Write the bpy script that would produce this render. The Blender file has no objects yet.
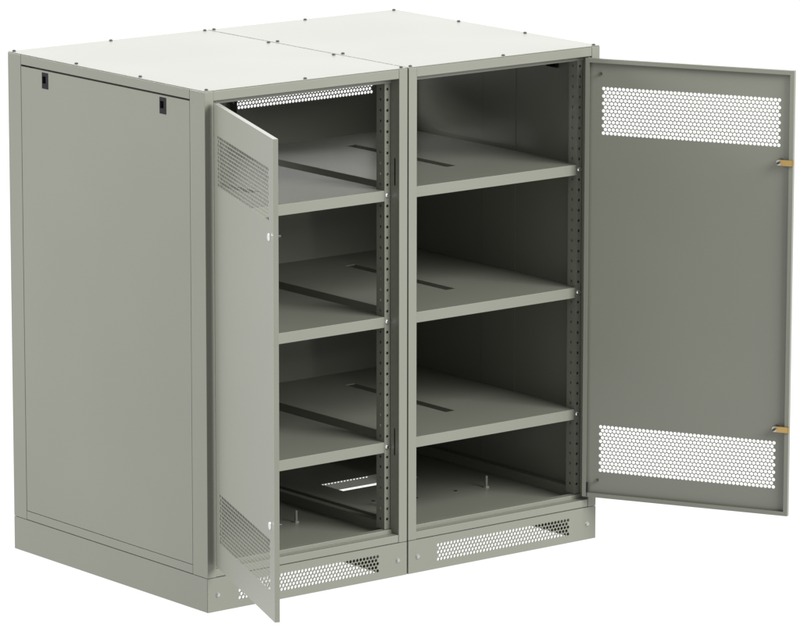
import bpy, bmesh, math
from mathutils import Vector, Matrix

scene = bpy.context.scene
COL = scene.collection

# ------------------------------------------------------------------ materials
def paint(name, col, rough=0.42, grain=0.02, bump=0.06, ior=1.5):
    m = bpy.data.materials.new(name); m.use_nodes = True
    nt = m.node_tree; b = nt.nodes['Principled BSDF']
    tc = nt.nodes.new('ShaderNodeTexCoord')
    n1 = nt.nodes.new('ShaderNodeTexNoise'); n1.inputs['Scale'].default_value = 3.0
    n1.inputs['Detail'].default_value = 1
    n2 = nt.nodes.new('ShaderNodeTexNoise'); n2.inputs['Scale'].default_value = 420.0
    n2.inputs['Detail'].default_value = 2
    nt.links.new(tc.outputs['Object'], n1.inputs['Vector'])
    nt.links.new(tc.outputs['Object'], n2.inputs['Vector'])
    mr = nt.nodes.new('ShaderNodeMapRange'); mr.clamp = False
    mr.inputs['From Min'].default_value = 0.3; mr.inputs['From Max'].default_value = 0.7
    mr.inputs['To Min'].default_value = 1 - grain; mr.inputs['To Max'].default_value = 1 + grain
    nt.links.new(n1.outputs['Fac'], mr.inputs['Value'])
    mx = nt.nodes.new('ShaderNodeVectorMath'); mx.operation = 'SCALE'
    mx.inputs[0].default_value = col
    nt.links.new(mr.outputs['Result'], mx.inputs['Scale'])
    nt.links.new(mx.outputs['Vector'], b.inputs['Base Color'])
    mr2 = nt.nodes.new('ShaderNodeMapRange'); mr2.clamp = False
    mr2.inputs['From Min'].default_value = 0.3; mr2.inputs['From Max'].default_value = 0.7
    mr2.inputs['To Min'].default_value = rough - 0.012; mr2.inputs['To Max'].default_value = rough + 0.012
    nt.links.new(n1.outputs['Fac'], mr2.inputs['Value'])
    nt.links.new(mr2.outputs['Result'], b.inputs['Roughness'])
    if bump:
        bp = nt.nodes.new('ShaderNodeBump'); bp.inputs['Strength'].default_value = bump
        bp.inputs['Distance'].default_value = 0.0004
        nt.links.new(n2.outputs['Fac'], bp.inputs['Height'])
        nt.links.new(bp.outputs['Normal'], b.inputs['Normal'])
    b.inputs['IOR'].default_value = ior
    return m

def metal(name, col, rough):
    m = bpy.data.materials.new(name); m.use_nodes = True
    nt = m.node_tree; b = nt.nodes['Principled BSDF']
    b.inputs['Base Color'].default_value = (*col, 1); b.inputs['Metallic'].default_value = 1
    n = nt.nodes.new('ShaderNodeTexNoise'); n.inputs['Scale'].default_value = 60
    mr = nt.nodes.new('ShaderNodeMapRange')
    mr.inputs['To Min'].default_value = rough - 0.05; mr.inputs['To Max'].default_value = rough + 0.08
    nt.links.new(n.outputs['Fac'], mr.inputs['Value']); nt.links.new(mr.outputs['Result'], b.inputs['Roughness'])
    return m

PAINT = paint('grey_powder_coat', (0.1325, 0.1355, 0.1105), rough=0.325, bump=0.02, ior=1.52)
ZINC = metal('zinc_plate', (0.50, 0.50, 0.49), 0.22)
SCREW = metal('dark_screw', (0.07, 0.07, 0.07), 0.45)
CHROME = metal('chrome', (0.82, 0.82, 0.82), 0.15)
STEEL = metal('dull_steel', (0.16, 0.16, 0.155), 0.38)
BRASS = metal('yellow_zinc', (0.46, 0.315, 0.12), 0.34)
BLACK = paint('black_plastic', (0.016, 0.016, 0.018), 0.6, 0.1, 0.0, 1.12)
DEEP = paint('slot_shade_and_latch_black', (0.004, 0.004, 0.004), 0.7, 0.1, 0.0, 1.1)  # near-black: painted shade of the post slots, and the latch housing

# ------------------------------------------------------------------ mesh builder
class MB:
    def __init__(s): s.v = []; s.f = []; s.m = []; s.cur = 0
    def add(s, vs, fs):
        o = len(s.v); s.v += [tuple(x) for x in vs]
        s.f += [tuple(i + o for i in f) for f in fs]; s.m += [s.cur] * len(fs)
    def box(s, x0, x1, y0, y1, z0, z1, bev=0.0):
        if bev:
            b = bmesh.new(); bmesh.ops.create_cube(b, size=1)
            for v in b.verts:
                v.co = Vector(((x0+x1)/2 + v.co.x*(x1-x0), (y0+y1)/2 + v.co.y*(y1-y0), (z0+z1)/2 + v.co.z*(z1-z0)))
            bmesh.ops.bevel(b, geom=b.edges[:], offset=bev, segments=2, profile=0.6, affect='EDGES')
            b.verts.index_update()
            s.add([v.co[:] for v in b.verts], [[v.index for v in f.verts] for f in b.faces]); b.free(); return
        vs = [(x, y, z) for x in (x0, x1) for y in (y0, y1) for z in (z0, z1)]
        s.add(vs, [(0,1,3,2),(4,6,7,5),(0,4,5,1),(2,3,7,6),(0,2,6,4),(1,5,7,3)])
    def prism(s, poly, z0, z1, bev=0.0):
        b = bmesh.new()
        lo = [b.verts.new((x, y, z0)) for x, y in poly]; f = b.faces.new(lo)
        r = bmesh.ops.extrude_face_region(b, geom=[f])
        for v in r['geom']:
            if isinstance(v, bmesh.types.BMVert): v.co.z = z1
        bmesh.ops.recalc_face_normals(b, faces=b.faces[:])
        if bev: bmesh.ops.bevel(b, geom=b.edges[:], offset=bev, segments=2, profile=0.6, affect='EDGES')
        b.verts.index_update()
        s.add([v.co[:] for v in b.verts], [[v.index for v in f.verts] for f in b.faces]); b.free()
    def cyl(s, c, axis, r, h, n=16, r2=None):
        # from c along axis for h, radius r to r2
        a = Vector(axis).normalized(); u = a.orthogonal().normalized(); w = a.cross(u); c = Vector(c)
        r2 = r if r2 is None else r2; vs = []
        for k in range(n):
            t = 2*math.pi*k/n; vs.append(c + (u*math.cos(t)+w*math.sin(t))*r)
        for k in range(n):
            t = 2*math.pi*k/n; vs.append(c + a*h + (u*math.cos(t)+w*math.sin(t))*r2)
        s.add(vs, [tuple(range(n))[::-1], tuple(range(n, 2*n))] + [(k, (k+1) % n, n+(k+1) % n, n+k) for k in range(n)])
    def dome(s, c, axis, r, h, n=14):
        # pan head: short wall with rounded top
        s.cyl(c, axis, r, h*0.45, n); a = Vector(axis).normalized()
        s.cyl(Vector(c)+a*h*0.45, axis, r, h*0.35, n, r*0.82); s.cyl(Vector(c)+a*h*0.8, axis, r*0.82, h*0.2, n, r*0.45)
    def sheet(s, o, u, v, w, h, t, openings=(), vents=()):
        """flat sheet w x h from o along u, v; t thick against u x v; rectangular openings (u0,u1,v0,v1);
        vents (u0, v0, columns, rows, pitch, row pitch, hole diameter): staggered round holes"""
        o, u, v = Vector(o), Vector(u), Vector(v); n = -u.cross(v) * t
        holes = []; rects = [tuple(q) for q in openings]
        for (u0, v0, nc, nr, p, rp, d) in vents:
            rects.append((u0, u0 + nc*p, v0, v0 + nr*rp))
        us = sorted({0, w} | {q for r in rects for q in r[:2]}); vs_ = sorted({0, h} | {q for r in rects for q in r[2:]})
        V, F = [], []
        def P(a, b): return o + u*a + v*b
        def both(pts, faces):
            k = len(V); m = len(pts)
            V.extend([P(*q) for q in pts]); V.extend([P(*q) + n for q in pts])
            for f in faces:
                F.append(tuple(k+i for i in f)); F.append(tuple(k+m+i for i in f[::-1]))
            return k, m
        for i in range(len(us)-1):
            for j in range(len(vs_)-1):
                a0, a1, b0, b1 = us[i], us[i+1], vs_[j], vs_[j+1]; ca, cb = (a0+a1)/2, (b0+b1)/2
                if any(r[0] < ca < r[1] and r[2] < cb < r[3] for r in rects): continue
                both([(a0,b0),(a1,b0),(a1,b1),(a0,b1)], [(0,1,2,3)])
        def rim(a0, a1, b0, b1, inner):
            q = [(a0,b0),(a1,b0),(a1,b1),(a0,b1)]; k = len(V)
            V.extend([P(*x) for x in q]); V.extend([P(*x)+n for x in q])
            for i in range(4):
                f = (k+i, k+4+i, k+4+(i+1) % 4, k+(i+1) % 4); F.append(f[::-1] if inner else f)
        rim(0, w, 0, h, False)
        for r in openings: rim(*r, True)
        N = 12; cs = [(math.cos(2*math.pi*k/N), math.sin(2*math.pi*k/N)) for k in range(N)]
        for (u0, v0, nc, nr, p, rp, d) in vents:
            for j in range(nr):
                b0 = v0 + j*rp; off = (j % 2) * p/2; cnt = nc - (j % 2)
                if off:
                    both([(u0,b0),(u0+off,b0),(u0+off,b0+rp),(u0,b0+rp)], [(0,1,2,3)])
                    e = u0 + nc*p
                    both([(e-off,b0),(e,b0),(e,b0+rp),(e-off,b0+rp)], [(0,1,2,3)])
                for i in range(cnt):
                    a0 = u0 + off + i*p; ca, cb = a0+p/2, b0+rp/2
                    pts = [(a0+p,b0+rp),(a0,b0+rp),(a0,b0),(a0+p,b0)] + [(ca+d/2*x, cb+d/2*y) for x, y in cs]
                    fs = []
                    for q in range(4):
                        for k in range(3): fs.append((q, 4+(q*3+k+1) % N, 4+q*3+k))
                        fs.append((q, (q+1) % 4, 4+((q+1)*3) % N))
                    k, m = both(pts, fs)
                    for i2 in range(N):
                        x, y = 4+i2, 4+(i2+1) % N
                        F.append((k+x, k+y, k+m+y, k+m+x))
        s.add(V, F)
    def build(s, name, mats, parent=None, loc=(0, 0, 0), smooth=False):
        me = bpy.data.meshes.new(name); me.from_pydata(s.v, [], s.f)
        for m in (mats if isinstance(mats, (list, tuple)) else [mats]): me.materials.append(m)
        me.polygons.foreach_set('material_index', s.m)
        if smooth:
            me.polygons.foreach_set('use_smooth', [True]*len(me.polygons))
        me.update()
        ob = bpy.data.objects.new(name, me); COL.objects.link(ob); ob.parent = parent; ob.location = loc
        return ob

X, Y, Z = Vector((1,0,0)), Vector((0,1,0)), Vector((0,0,1))

# ------------------------------------------------------------------ dimensions (metres)
W, D, H = 0.598, 0.808, 1.2434          # one cabinet; 2 mm joint between the two
PZ = 0.0846                              # plinth height
PW, PD = 0.025, 0.034                    # post face, post depth
SHELVES = (0.946, 0.638, 0.3295)
HP = 0.02567                             # hole pitch of the mounting rails
DOORW, DZ0, DZ1, DT = 0.538, 0.1150, 1.2163, 0.0118

def bolt_mesh(r, h, axis):
    m = MB(); m.dome((0,0,0), axis, r, h); return m

def make_door(cab, side, loc, ang):
    """side +1: hinged on the left, extends along +X; -1: hinged on the right, extends along -X. +Y is the inside."""
    s = side; h = DZ1-DZ0; m = MB()
    a = (lambda x: x) if s > 0 else (lambda x: -x)
    x0, x1 = (0, DOORW) if s > 0 else (-DOORW, 0)
    vents = [(0.0355, 0.0635, 45, 13, 0.0103, 0.0092, 0.0089), (0.0355, 1.0265-DZ0, 45, 13, 0.0103, 0.0092, 0.0089)]
    m.sheet((x0, 0, DZ0), X, Z, DOORW, h, 0.0006, vents=vents)
    lip = 0.0105
    m.sheet((x0, DT-0.0013, DZ0), X, Z, DOORW, h, 0.0013, openings=[(lip, DOORW-lip, lip, h-lip)])
    e = 0.0013
    f = 0.0006
    m.box(x0, x0+e, f, DT-e, DZ0, DZ1); m.box(x1-e, x1, f, DT-e, DZ0, DZ1)
    m.box(x0+e, x1-e, f, DT-e, DZ0, DZ0+e); m.box(x0+e, x1-e, f, DT-e, DZ1-e, DZ1)
    door = m.build('door', PAINT, cab, loc); door.rotation_euler = (0, 0, ang)
    for z in (0.991, 0.3315):
        cx = a(0.5035)
        k = MB(); k.cyl((cx, 0, z), (0,-1,0), 0.0095, 0.002, 24); k.cyl((cx, -0.002, z), (0,-1,0), 0.0095, 0.0015, 24, 0.008)
        k.box(cx-0.0012, cx+0.0012, -0.0041, -0.0034, z-0.005, z+0.005)
        k.build('lock_knob', CHROME, door)
        c = MB(); c.cyl((cx, 0.0014, z), (0,1,0), 0.0085, DT+0.001, 20); c.build('lock_barrel', STEEL, door)
        c = MB(); ya, yb = DT+0.0024, DT+0.0046
        if s > 0:   # turned down, out of the way
            c.box(cx-0.0072, cx+0.0072, ya, yb, z-0.036, z+0.0005, 0.0006)
            c.box(cx-0.0072, cx+0.0072, ya, DT+0.0075, z-0.0384, z-0.0362, 0.0006)
            c.cyl((cx, ya, z+0.0005), (0,1,0), 0.0072, yb-ya, 24)
        else:       # pointing past the door edge
            q0, q1 = sorted((a(0.5035), a(0.5375)))
            c.box(q0, q1, ya, yb, z-0.0072, z+0.0072, 0.0006)
            q0, q1 = sorted((a(0.5377), a(0.5405)))
            c.box(q0, q1, ya-0.004, yb+0.0004, z-0.0072, z+0.0072, 0.0008)
            c.cyl((cx, ya+0.0001, z), (0,1,0), 0.0072, yb-ya-0.0002, 24)
        c.build('lock_cam', BRASS, door)
        c = MB(); c.cyl((cx, yb, z), (0,1,0), 0.0068, 0.0014, 6)
        c.build('lock_nut', ZINC, door)
        c = MB(); c.cyl((cx, yb, z), (0,1,0), 0.0032, 0.0095, 14)
        c.build('lock_screw', SCREW, door)
    for z in (1.1776, 0.157):
        c = MB(); c.cyl((a(0.0365), 0.0012, z), (0,1,0), 0.0042, 0.002, 12); c.cyl((a(0.0365), 0.003, z), (0,1,0), 0.0026, 0.007, 12)
        c.build('earth_stud', STEEL, door)
    c = MB(); c.cyl((a(0.0125), DT-0.0012, DZ0+0.001), (0,0,1), 0.0016, 0.036, 12)
    c.box(*sorted((a(0.0108), a(0.0122))), 0.0008, DT-0.003, DZ0+0.003, DZ0+0.035); c.build('hinge_pin_and_slit_dark', BLACK, door)  # black pin and strip in place of the dark slit beside the lip
    c = MB(); c.cyl((a(0.006), DT*0.5, DZ1), (0,0,1), 0.0030, 0.0021, 14); c.build('hinge_pin_and_slit_dark', STEEL, door)
    return door

def make_cabinet(x_left, outer, door_side, door_loc, door_ang, label):
    cab = bpy.data.objects.new('metal_cabinet', None); COL.objects.link(cab)
    cab.location = (x_left, 0, 0); cab.empty_display_size = 0.2
    cab['label'] = label; cab['category'] = 'cabinet'; cab['group'] = 'pair of grey metal cabinets'
    # ---- plinth
    m = MB(); ph = PZ-0.0012
    vent = [(0.0885, 0.0185, 41, 5, 0.01035, 0.0089, 0.0083)]
    m.sheet((0.0004, 0, 0.0015), X, Z, W-0.0008, ph-0.0015, 0.002, vents=vent)
    m.sheet((W-0.0004, D, 0.0015), -X, Z, W-0.0008, ph-0.0015, 0.002, vents=vent)
    m.sheet((0, D-0.0025, 0.0015), -Y, Z, D-0.005, ph-0.0015, 0.002)
    m.sheet((W, 0.0025, 0.0015), Y, Z, D-0.005, ph-0.0015, 0.002)
    m.sheet((0.003, 0.003, ph), X, Y, W-0.006, D-0.006, 0.002, openings=[(0.05, W-0.056, 0.05, D-0.056)])
    m.box(0.0022, 0.046, 0.0026, D-0.0026, 0.0016, 0.0036); m.box(W-0.046, W-0.0022, 0.0026, D-0.0026, 0.0016, 0.0036)
    pl = m.build('plinth', PAINT, cab)
    for x in (0.029, 0.5695):
        b = MB(); b.cyl((x, 0, 0.0418), (0,-1,0), 0.0054, 0.0008, 18); b.cyl((x, -0.0008, 0.0418), (0,-1,0), 0.0044, 0.0034, 6)
        b.build('bolt', ZINC, pl)
    # ---- corner posts
    T = H-0.0022
    def post(poly, name='corner_post'):
        mm = MB(); mm.prism(poly, PZ, T, 0.0012); return mm.build(name, PAINT, cab)
    SD = 0.059
    for sx in (0, 1):
        for sy in (0, 1):
            poly = [(0,0),(PW,0),(PW,PD),(0.016,PD),(0.016,SD),(0,SD)]
            if sy: poly = [(x, D-y*(0.055/SD if y == SD else 1)) for x, y in poly][::-1]
            if sx: poly = [(W-x, y) for x, y in poly][::-1]
            p = post(poly)
            if sy == 0:
                for z in (0.9925, 0.332):
                    s = MB(); xx = PW if sx == 0 else W-PW
                    s.box(xx-0.0008, xx+0.0004, 0.0150, 0.0180, z-0.033, z+0.033)
                    s.build('slot_shade_strip', DEEP, p)  # slot is not cut; dark strip stands for the shade inside it
    # ---- frame rails
    r = MB(); r.box(PW+0.0003, W-PW-0.0003, 0.0006, 0.030, 1.2187, T-0.0002, 0.001); r.build('header_rail', PAINT, cab)
    r = MB(); r.box(PW+0.0003, W-PW-0.0003, 0.0302, 0.0335, 1.2055, T-0.0004, 0.0006); r.build('door_stop', PAINT, cab)
    r = MB()
    r.box(PW+0.0003, W-PW-0.0003, 0.0012, 0.026, PZ+0.0004, 0.1035, 0.0012)
    r.box(PW+0.0003, W-PW-0.0003, 0.0262, 0.046, PZ+0.0004, 0.1128, 0.0012); r.build('sill_rail', PAINT, cab)
    r = MB(); r.box(PW+0.0003, W-PW-0.0003, D-0.03, D-0.004, 1.206, T-0.0002, 0.001); r.build('rear_rail', PAINT, cab)
    r = MB(); r.box(PW+0.0003, W-PW-0.0003, D-0.03, D-0.004, PZ+0.0004, 0.118, 0.001); r.build('rear_rail', PAINT, cab)
    for sx in (0, 1):
        q = (lambda a, b: (a, b)) if sx == 0 else (lambda a, b: (W-b, W-a))
        r = MB(); x0, x1 = q(0.0003, 0.022); r.box(x0, x1, SD+0.0012, D-0.0555, 1.2178, T-0.0002, 0.0008)
        x0, x1 = q(0.0230, 0.030); r.box(x0, x1, SD+0.0012, D-0.0555, 1.2000, T-0.0004, 0.0008); r.build('side_rail', PAINT, cab)
        r = MB(); x0, x1 = q(0.0003, 0.007); r.box(x0, x1, SD+0.0012, D-0.0555, PZ+0.0006, 0.1062, 0.0008)
        x0, x1 = q(0.0072, 0.027); r.box(x0, x1, SD+0.0012, D-0.0555, PZ+0.0006, 0.1245, 0.0015); r.build('side_rail', PAINT, cab)
    # ---- perforated mounting rails
    zs = SHELVES[0]-0.0122; n0 = int((zs-HP/2-0.116)/HP); z0 = zs-HP/2-n0*HP; nr = int((1.204-z0)/HP)
    zlo, zhi = 0.1135, 1.2045
    for sx in (0, 1):
        for sy in (0, 1):
            m = MB(); fl, sd = 0.0168, 0.030
            def mir(p): return (W-p[0] if sx else p[0], D-p[1] if sy else p[1], p[2])
            # hole strips: single column vents built from stacked cells
            k = MB()
            k.sheet((PW+0.0002, PD+0.0006, zlo), X, Z, fl, z0-zlo, 0.0015)
            k.sheet((PW+0.0002, PD+0.0006, z0+nr*HP), X, Z, fl, zhi-(z0+nr*HP), 0.0015)
            for j in range(nr):
                k.sheet((PW+0.0002, PD+0.0006, z0+j*HP), X, Z, fl, HP, 0.0015, vents=[((fl-0.0105)/2, (HP-0.0105)/2, 1, 1, 0.0105, 0.0105, 0.0072)])
            xs = PW+0.0002+fl
            k.sheet((xs, PD+0.0022, zlo), Y, Z, sd, z0-zlo, 0.0015)
            k.sheet((xs, PD+0.0022, z0+nr*HP), Y, Z, sd, zhi-(z0+nr*HP), 0.0015)
            for j in range(nr):
                k.sheet((xs, PD+0.0022, z0+j*HP), Y, Z, sd, HP, 0.0015, vents=[((sd-0.0105)/2, (HP-0.0105)/2, 1, 1, 0.0105, 0.0105, 0.0072)])
            k.v = [mir(p) for p in k.v]
            if sx != sy: k.f = [f[::-1] for f in k.f]
            k.build('mounting_rail', PAINT, cab)
    # ---- shelves
    for zt in SHELVES:
        m = MB(); t = 0.0015
        m.sheet((0.027, 0.068, zt), X, Y, W-0.054, 0.672, t, openings=[(0.257, 0.287, 0.140, 0.545)])
        m.sheet((0.0425, 0.0365, zt), X, Y, W-0.085, 0.0315, t)
        m.box(0.0425, W-0.0425, 0.0345, 0.0364, zt-0.026, zt+0.0001, 0.0007)
        for x in (0.027, W-0.0285): m.box(x, x+0.0015, 0.068, 0.74, zt-0.026, zt-t-0.0001)
        m.box(0.0286, W-0.0286, 0.738, 0.74, zt-0.026, zt-t-0.0001)
        for x in (0.284-0.0016, 0.314+0.0001): m.box(x, x+0.0015, 0.208, 0.613, zt-0.012, zt-t-0.0001)
        sh = m.build('shelf', PAINT, cab)
        for x in (PW+0.0086, W-PW-0.0086):
            b = MB(); b.cyl((x, PD+0.0005, zt-0.0122), (0,-1,0), 0.0060, 0.0010, 18); b.cyl((x, PD-0.0005, zt-0.0122), (0,-1,0), 0.0048, 0.0042, 6)
            b.build('bolt', CHROME, sh)
    # ---- floor pan
    m = MB(); m.sheet((0.0275, 0.0465, 0.100), X, Y, W-0.055, D-0.078, 0.001, openings=[(0.130, 0.372, 0.4135, 0.5055)])
    fp = m.build('floor_pan', PAINT, cab)
    for x, y in ((0.1325, 0.27), (0.4665, 0.27)):
        b = MB(); b.cyl((x, y, 0.100), (0,0,1), 0.008, 0.004, 6); b.cyl((x, y, 0.104), (0,0,1), 0.0034, 0.026, 14); b.build('threaded_stud', PAINT, fp)
    for x, y in ((0.151, 0.328), (0.255, 0.287), (0.38, 0.286), (0.11, 0.19)):
        b = MB(); b.cyl((x, y, 0.1001), (0,0,1), 0.0045, 0.0012, 14); b.build('hole_dark_disc', BLACK, fp)  # black disc painted in for the dark of an open hole
    # ---- roof with its screws
    m = MB(); m.box(0.0006, W-0.0006, 0.0008, D-0.0008, T+0.0003, H, 0.0006); rf = m.build('roof', PAINT, cab)
    pts = [(x, y) for x in (0.012, W-0.012) for y in (0.010, 0.272, 0.534, D-0.010)] + [(W/2, 0.010), (W/2, D-0.010)]
    for x, y in pts:
        b = MB(); b.dome((x, y, H), (0,0,1), 0.0045, 0.0036); b.build('screw', SCREW, rf)
    # ---- back panel with vents
    m = MB(); vent = [(0.0475, 1.0325-0.0875, 44, 13, 0.0101, 0.0092, 0.0085)]
    m.sheet((W-PW-0.0015, D-0.0010, 0.0875), -X, Z, W-2*PW-0.003, T-0.0875-0.002, 0.0015, vents=vent)
    m.build('back_panel', PAINT, cab)
    # ---- outer side panel with two black latches
    y0, y1, z0p, z1p = SD+0.0017, D-0.0563, 0.1078, 1.2134
    lat = [(0.1530, 0.1785, 1.1698, 1.2090), (0.6370, 0.6625, 1.1698, 1.2090)]
    m = MB()
    # local: built on the left side, mirrored for the right
    m.sheet((0.0006, y1, z0p), -Y, Z, y1-y0, z1p-z0p, 0.0015, openings=[(y1-b, y1-a, c-z0p, d-z0p) for a, b, c, d in lat])
    for ya, yb in ((0.3165, 0.318), (0.446, 0.4475)): m.box(0.0024, 0.0036, ya, yb, 0.13, 1.195)
    m.box(0.0024, 0.0034, 0.3181, 0.4459, 0.13, 1.195)
    def mirror(mm):
        if outer > 0: mm.v = [(W-p[0], p[1], p[2]) for p in mm.v]; mm.f = [f[::-1] for f in mm.f]
        return mm
    sp = mirror(m).build('side_panel', PAINT, cab)
    for a, b, c, d in lat:
        m = MB(); m.sheet((-0.0004, b-0.0002, c+0.0002), -Y, Z, b-a-0.0004, d-c-0.0004, 0.010, openings=[(0.0022, 0.0165, 0.0125, 0.0300)])
        m.cur = 1; m.box(0.0080, 0.024, a+0.003, b-0.003, c+0.004, d-0.004)
        mirror(m).build('latch', [BLACK, DEEP], sp)
    # ---- door
    make_door(cab, door_side, (door_loc[0]-x_left, door_loc[1], 0), door_ang)
    return cab

thL = math.radians(-112.2)
make_cabinet(0.0, -1, 1, (0.0166, -0.0106), thL,
             'left grey metal cabinet, two black latches on its side panel, door showing its outside')
thR = math.radians(-61.6)
dR = Vector((math.cos(thR), math.sin(thR))); nR = Vector((math.sin(thR), -math.cos(thR)))
make_cabinet(0.602, 1, -1, (1.1640, 0.0048), thR+math.pi,
             'right grey metal cabinet with perforated door swung wide showing its inner face and brass cams')

# ------------------------------------------------------------------ white floor, glow added so that no shade shows on it
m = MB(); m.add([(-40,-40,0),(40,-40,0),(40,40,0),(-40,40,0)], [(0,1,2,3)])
fm = bpy.data.materials.new('glow_added_white_floor'); fm.use_nodes = True
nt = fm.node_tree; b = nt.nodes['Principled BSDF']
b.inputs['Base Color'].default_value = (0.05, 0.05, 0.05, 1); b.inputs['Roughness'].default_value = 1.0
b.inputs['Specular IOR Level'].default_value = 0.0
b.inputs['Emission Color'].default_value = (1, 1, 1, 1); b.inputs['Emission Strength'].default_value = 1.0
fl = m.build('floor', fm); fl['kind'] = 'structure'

# ------------------------------------------------------------------ light
w = bpy.data.worlds.new('World'); scene.world = w; w.use_nodes = True
bg = w.node_tree.nodes['Background']; bg.inputs['Color'].default_value = (1, 1, 1, 1); bg.inputs['Strength'].default_value = 1.0

def lamp(name, loc, target, size, power, col=(1, 1, 1)):
    l = bpy.data.lights.new(name, 'AREA'); l.shape = 'RECTANGLE'; l.size = size[0]; l.size_y = size[1]
    l.energy = power; l.color = col
    o = bpy.data.objects.new(name, l); COL.objects.link(o); o.location = loc
    o.rotation_euler = (Vector(target)-Vector(loc)).to_track_quat('-Z', 'Y').to_euler()
    return o
LAMPS = [
    ('top_softbox', (3.2, 4.2, 7.2), (0.6, 0.4, 1.2), (3, 3), 210),
    ('left_softbox', (-5.5, 5.9, 4.4), (0, 0.4, 0.7), (3, 3), 1120),
    ('front_softbox', (2.8, -7.4, 5.4), (0.6, 0, 0.7), (5, 5), 1760),
    ('added_back_lamp', (6.5, 8.2, 3.6), (0.6, 0.8, 1.0), (4.5, 4), 70),  # unseen lamp added to brighten the top shelf through the back vent
]
for a in LAMPS: lamp(*a)

# ------------------------------------------------------------------ camera
cam = bpy.data.cameras.new('camera'); co = bpy.data.objects.new('camera', cam); COL.objects.link(co)
F = 5052.02; a_, b_, c_ = -0.6711, -0.1977, -0.0012
Rz = Matrix.Rotation(a_, 3, 'Z'); Rx = Matrix.Rotation(b_, 3, 'X'); Ry = Matrix.Rotation(c_, 3, 'Y')
M = Rz @ Rx @ Ry
cx, cy, cz = M.col[0], M.col[1], M.col[2]
R3 = Matrix((cx, cz, -cy)).transposed()
co.matrix_world = Matrix.Translation((-6.8101, -9.3016, 3.0279)) @ R3.to_4x4()
cam.sensor_width = 36; cam.lens = F*36/800; cam.clip_start = 0.1; cam.clip_end = 300
scene.camera = co
scene.render.engine = 'CYCLES'
scene.view_settings.view_transform = 'Standard'; scene.view_settings.look = 'None'
scene.view_settings.exposure = 0; scene.view_settings.gamma = 1
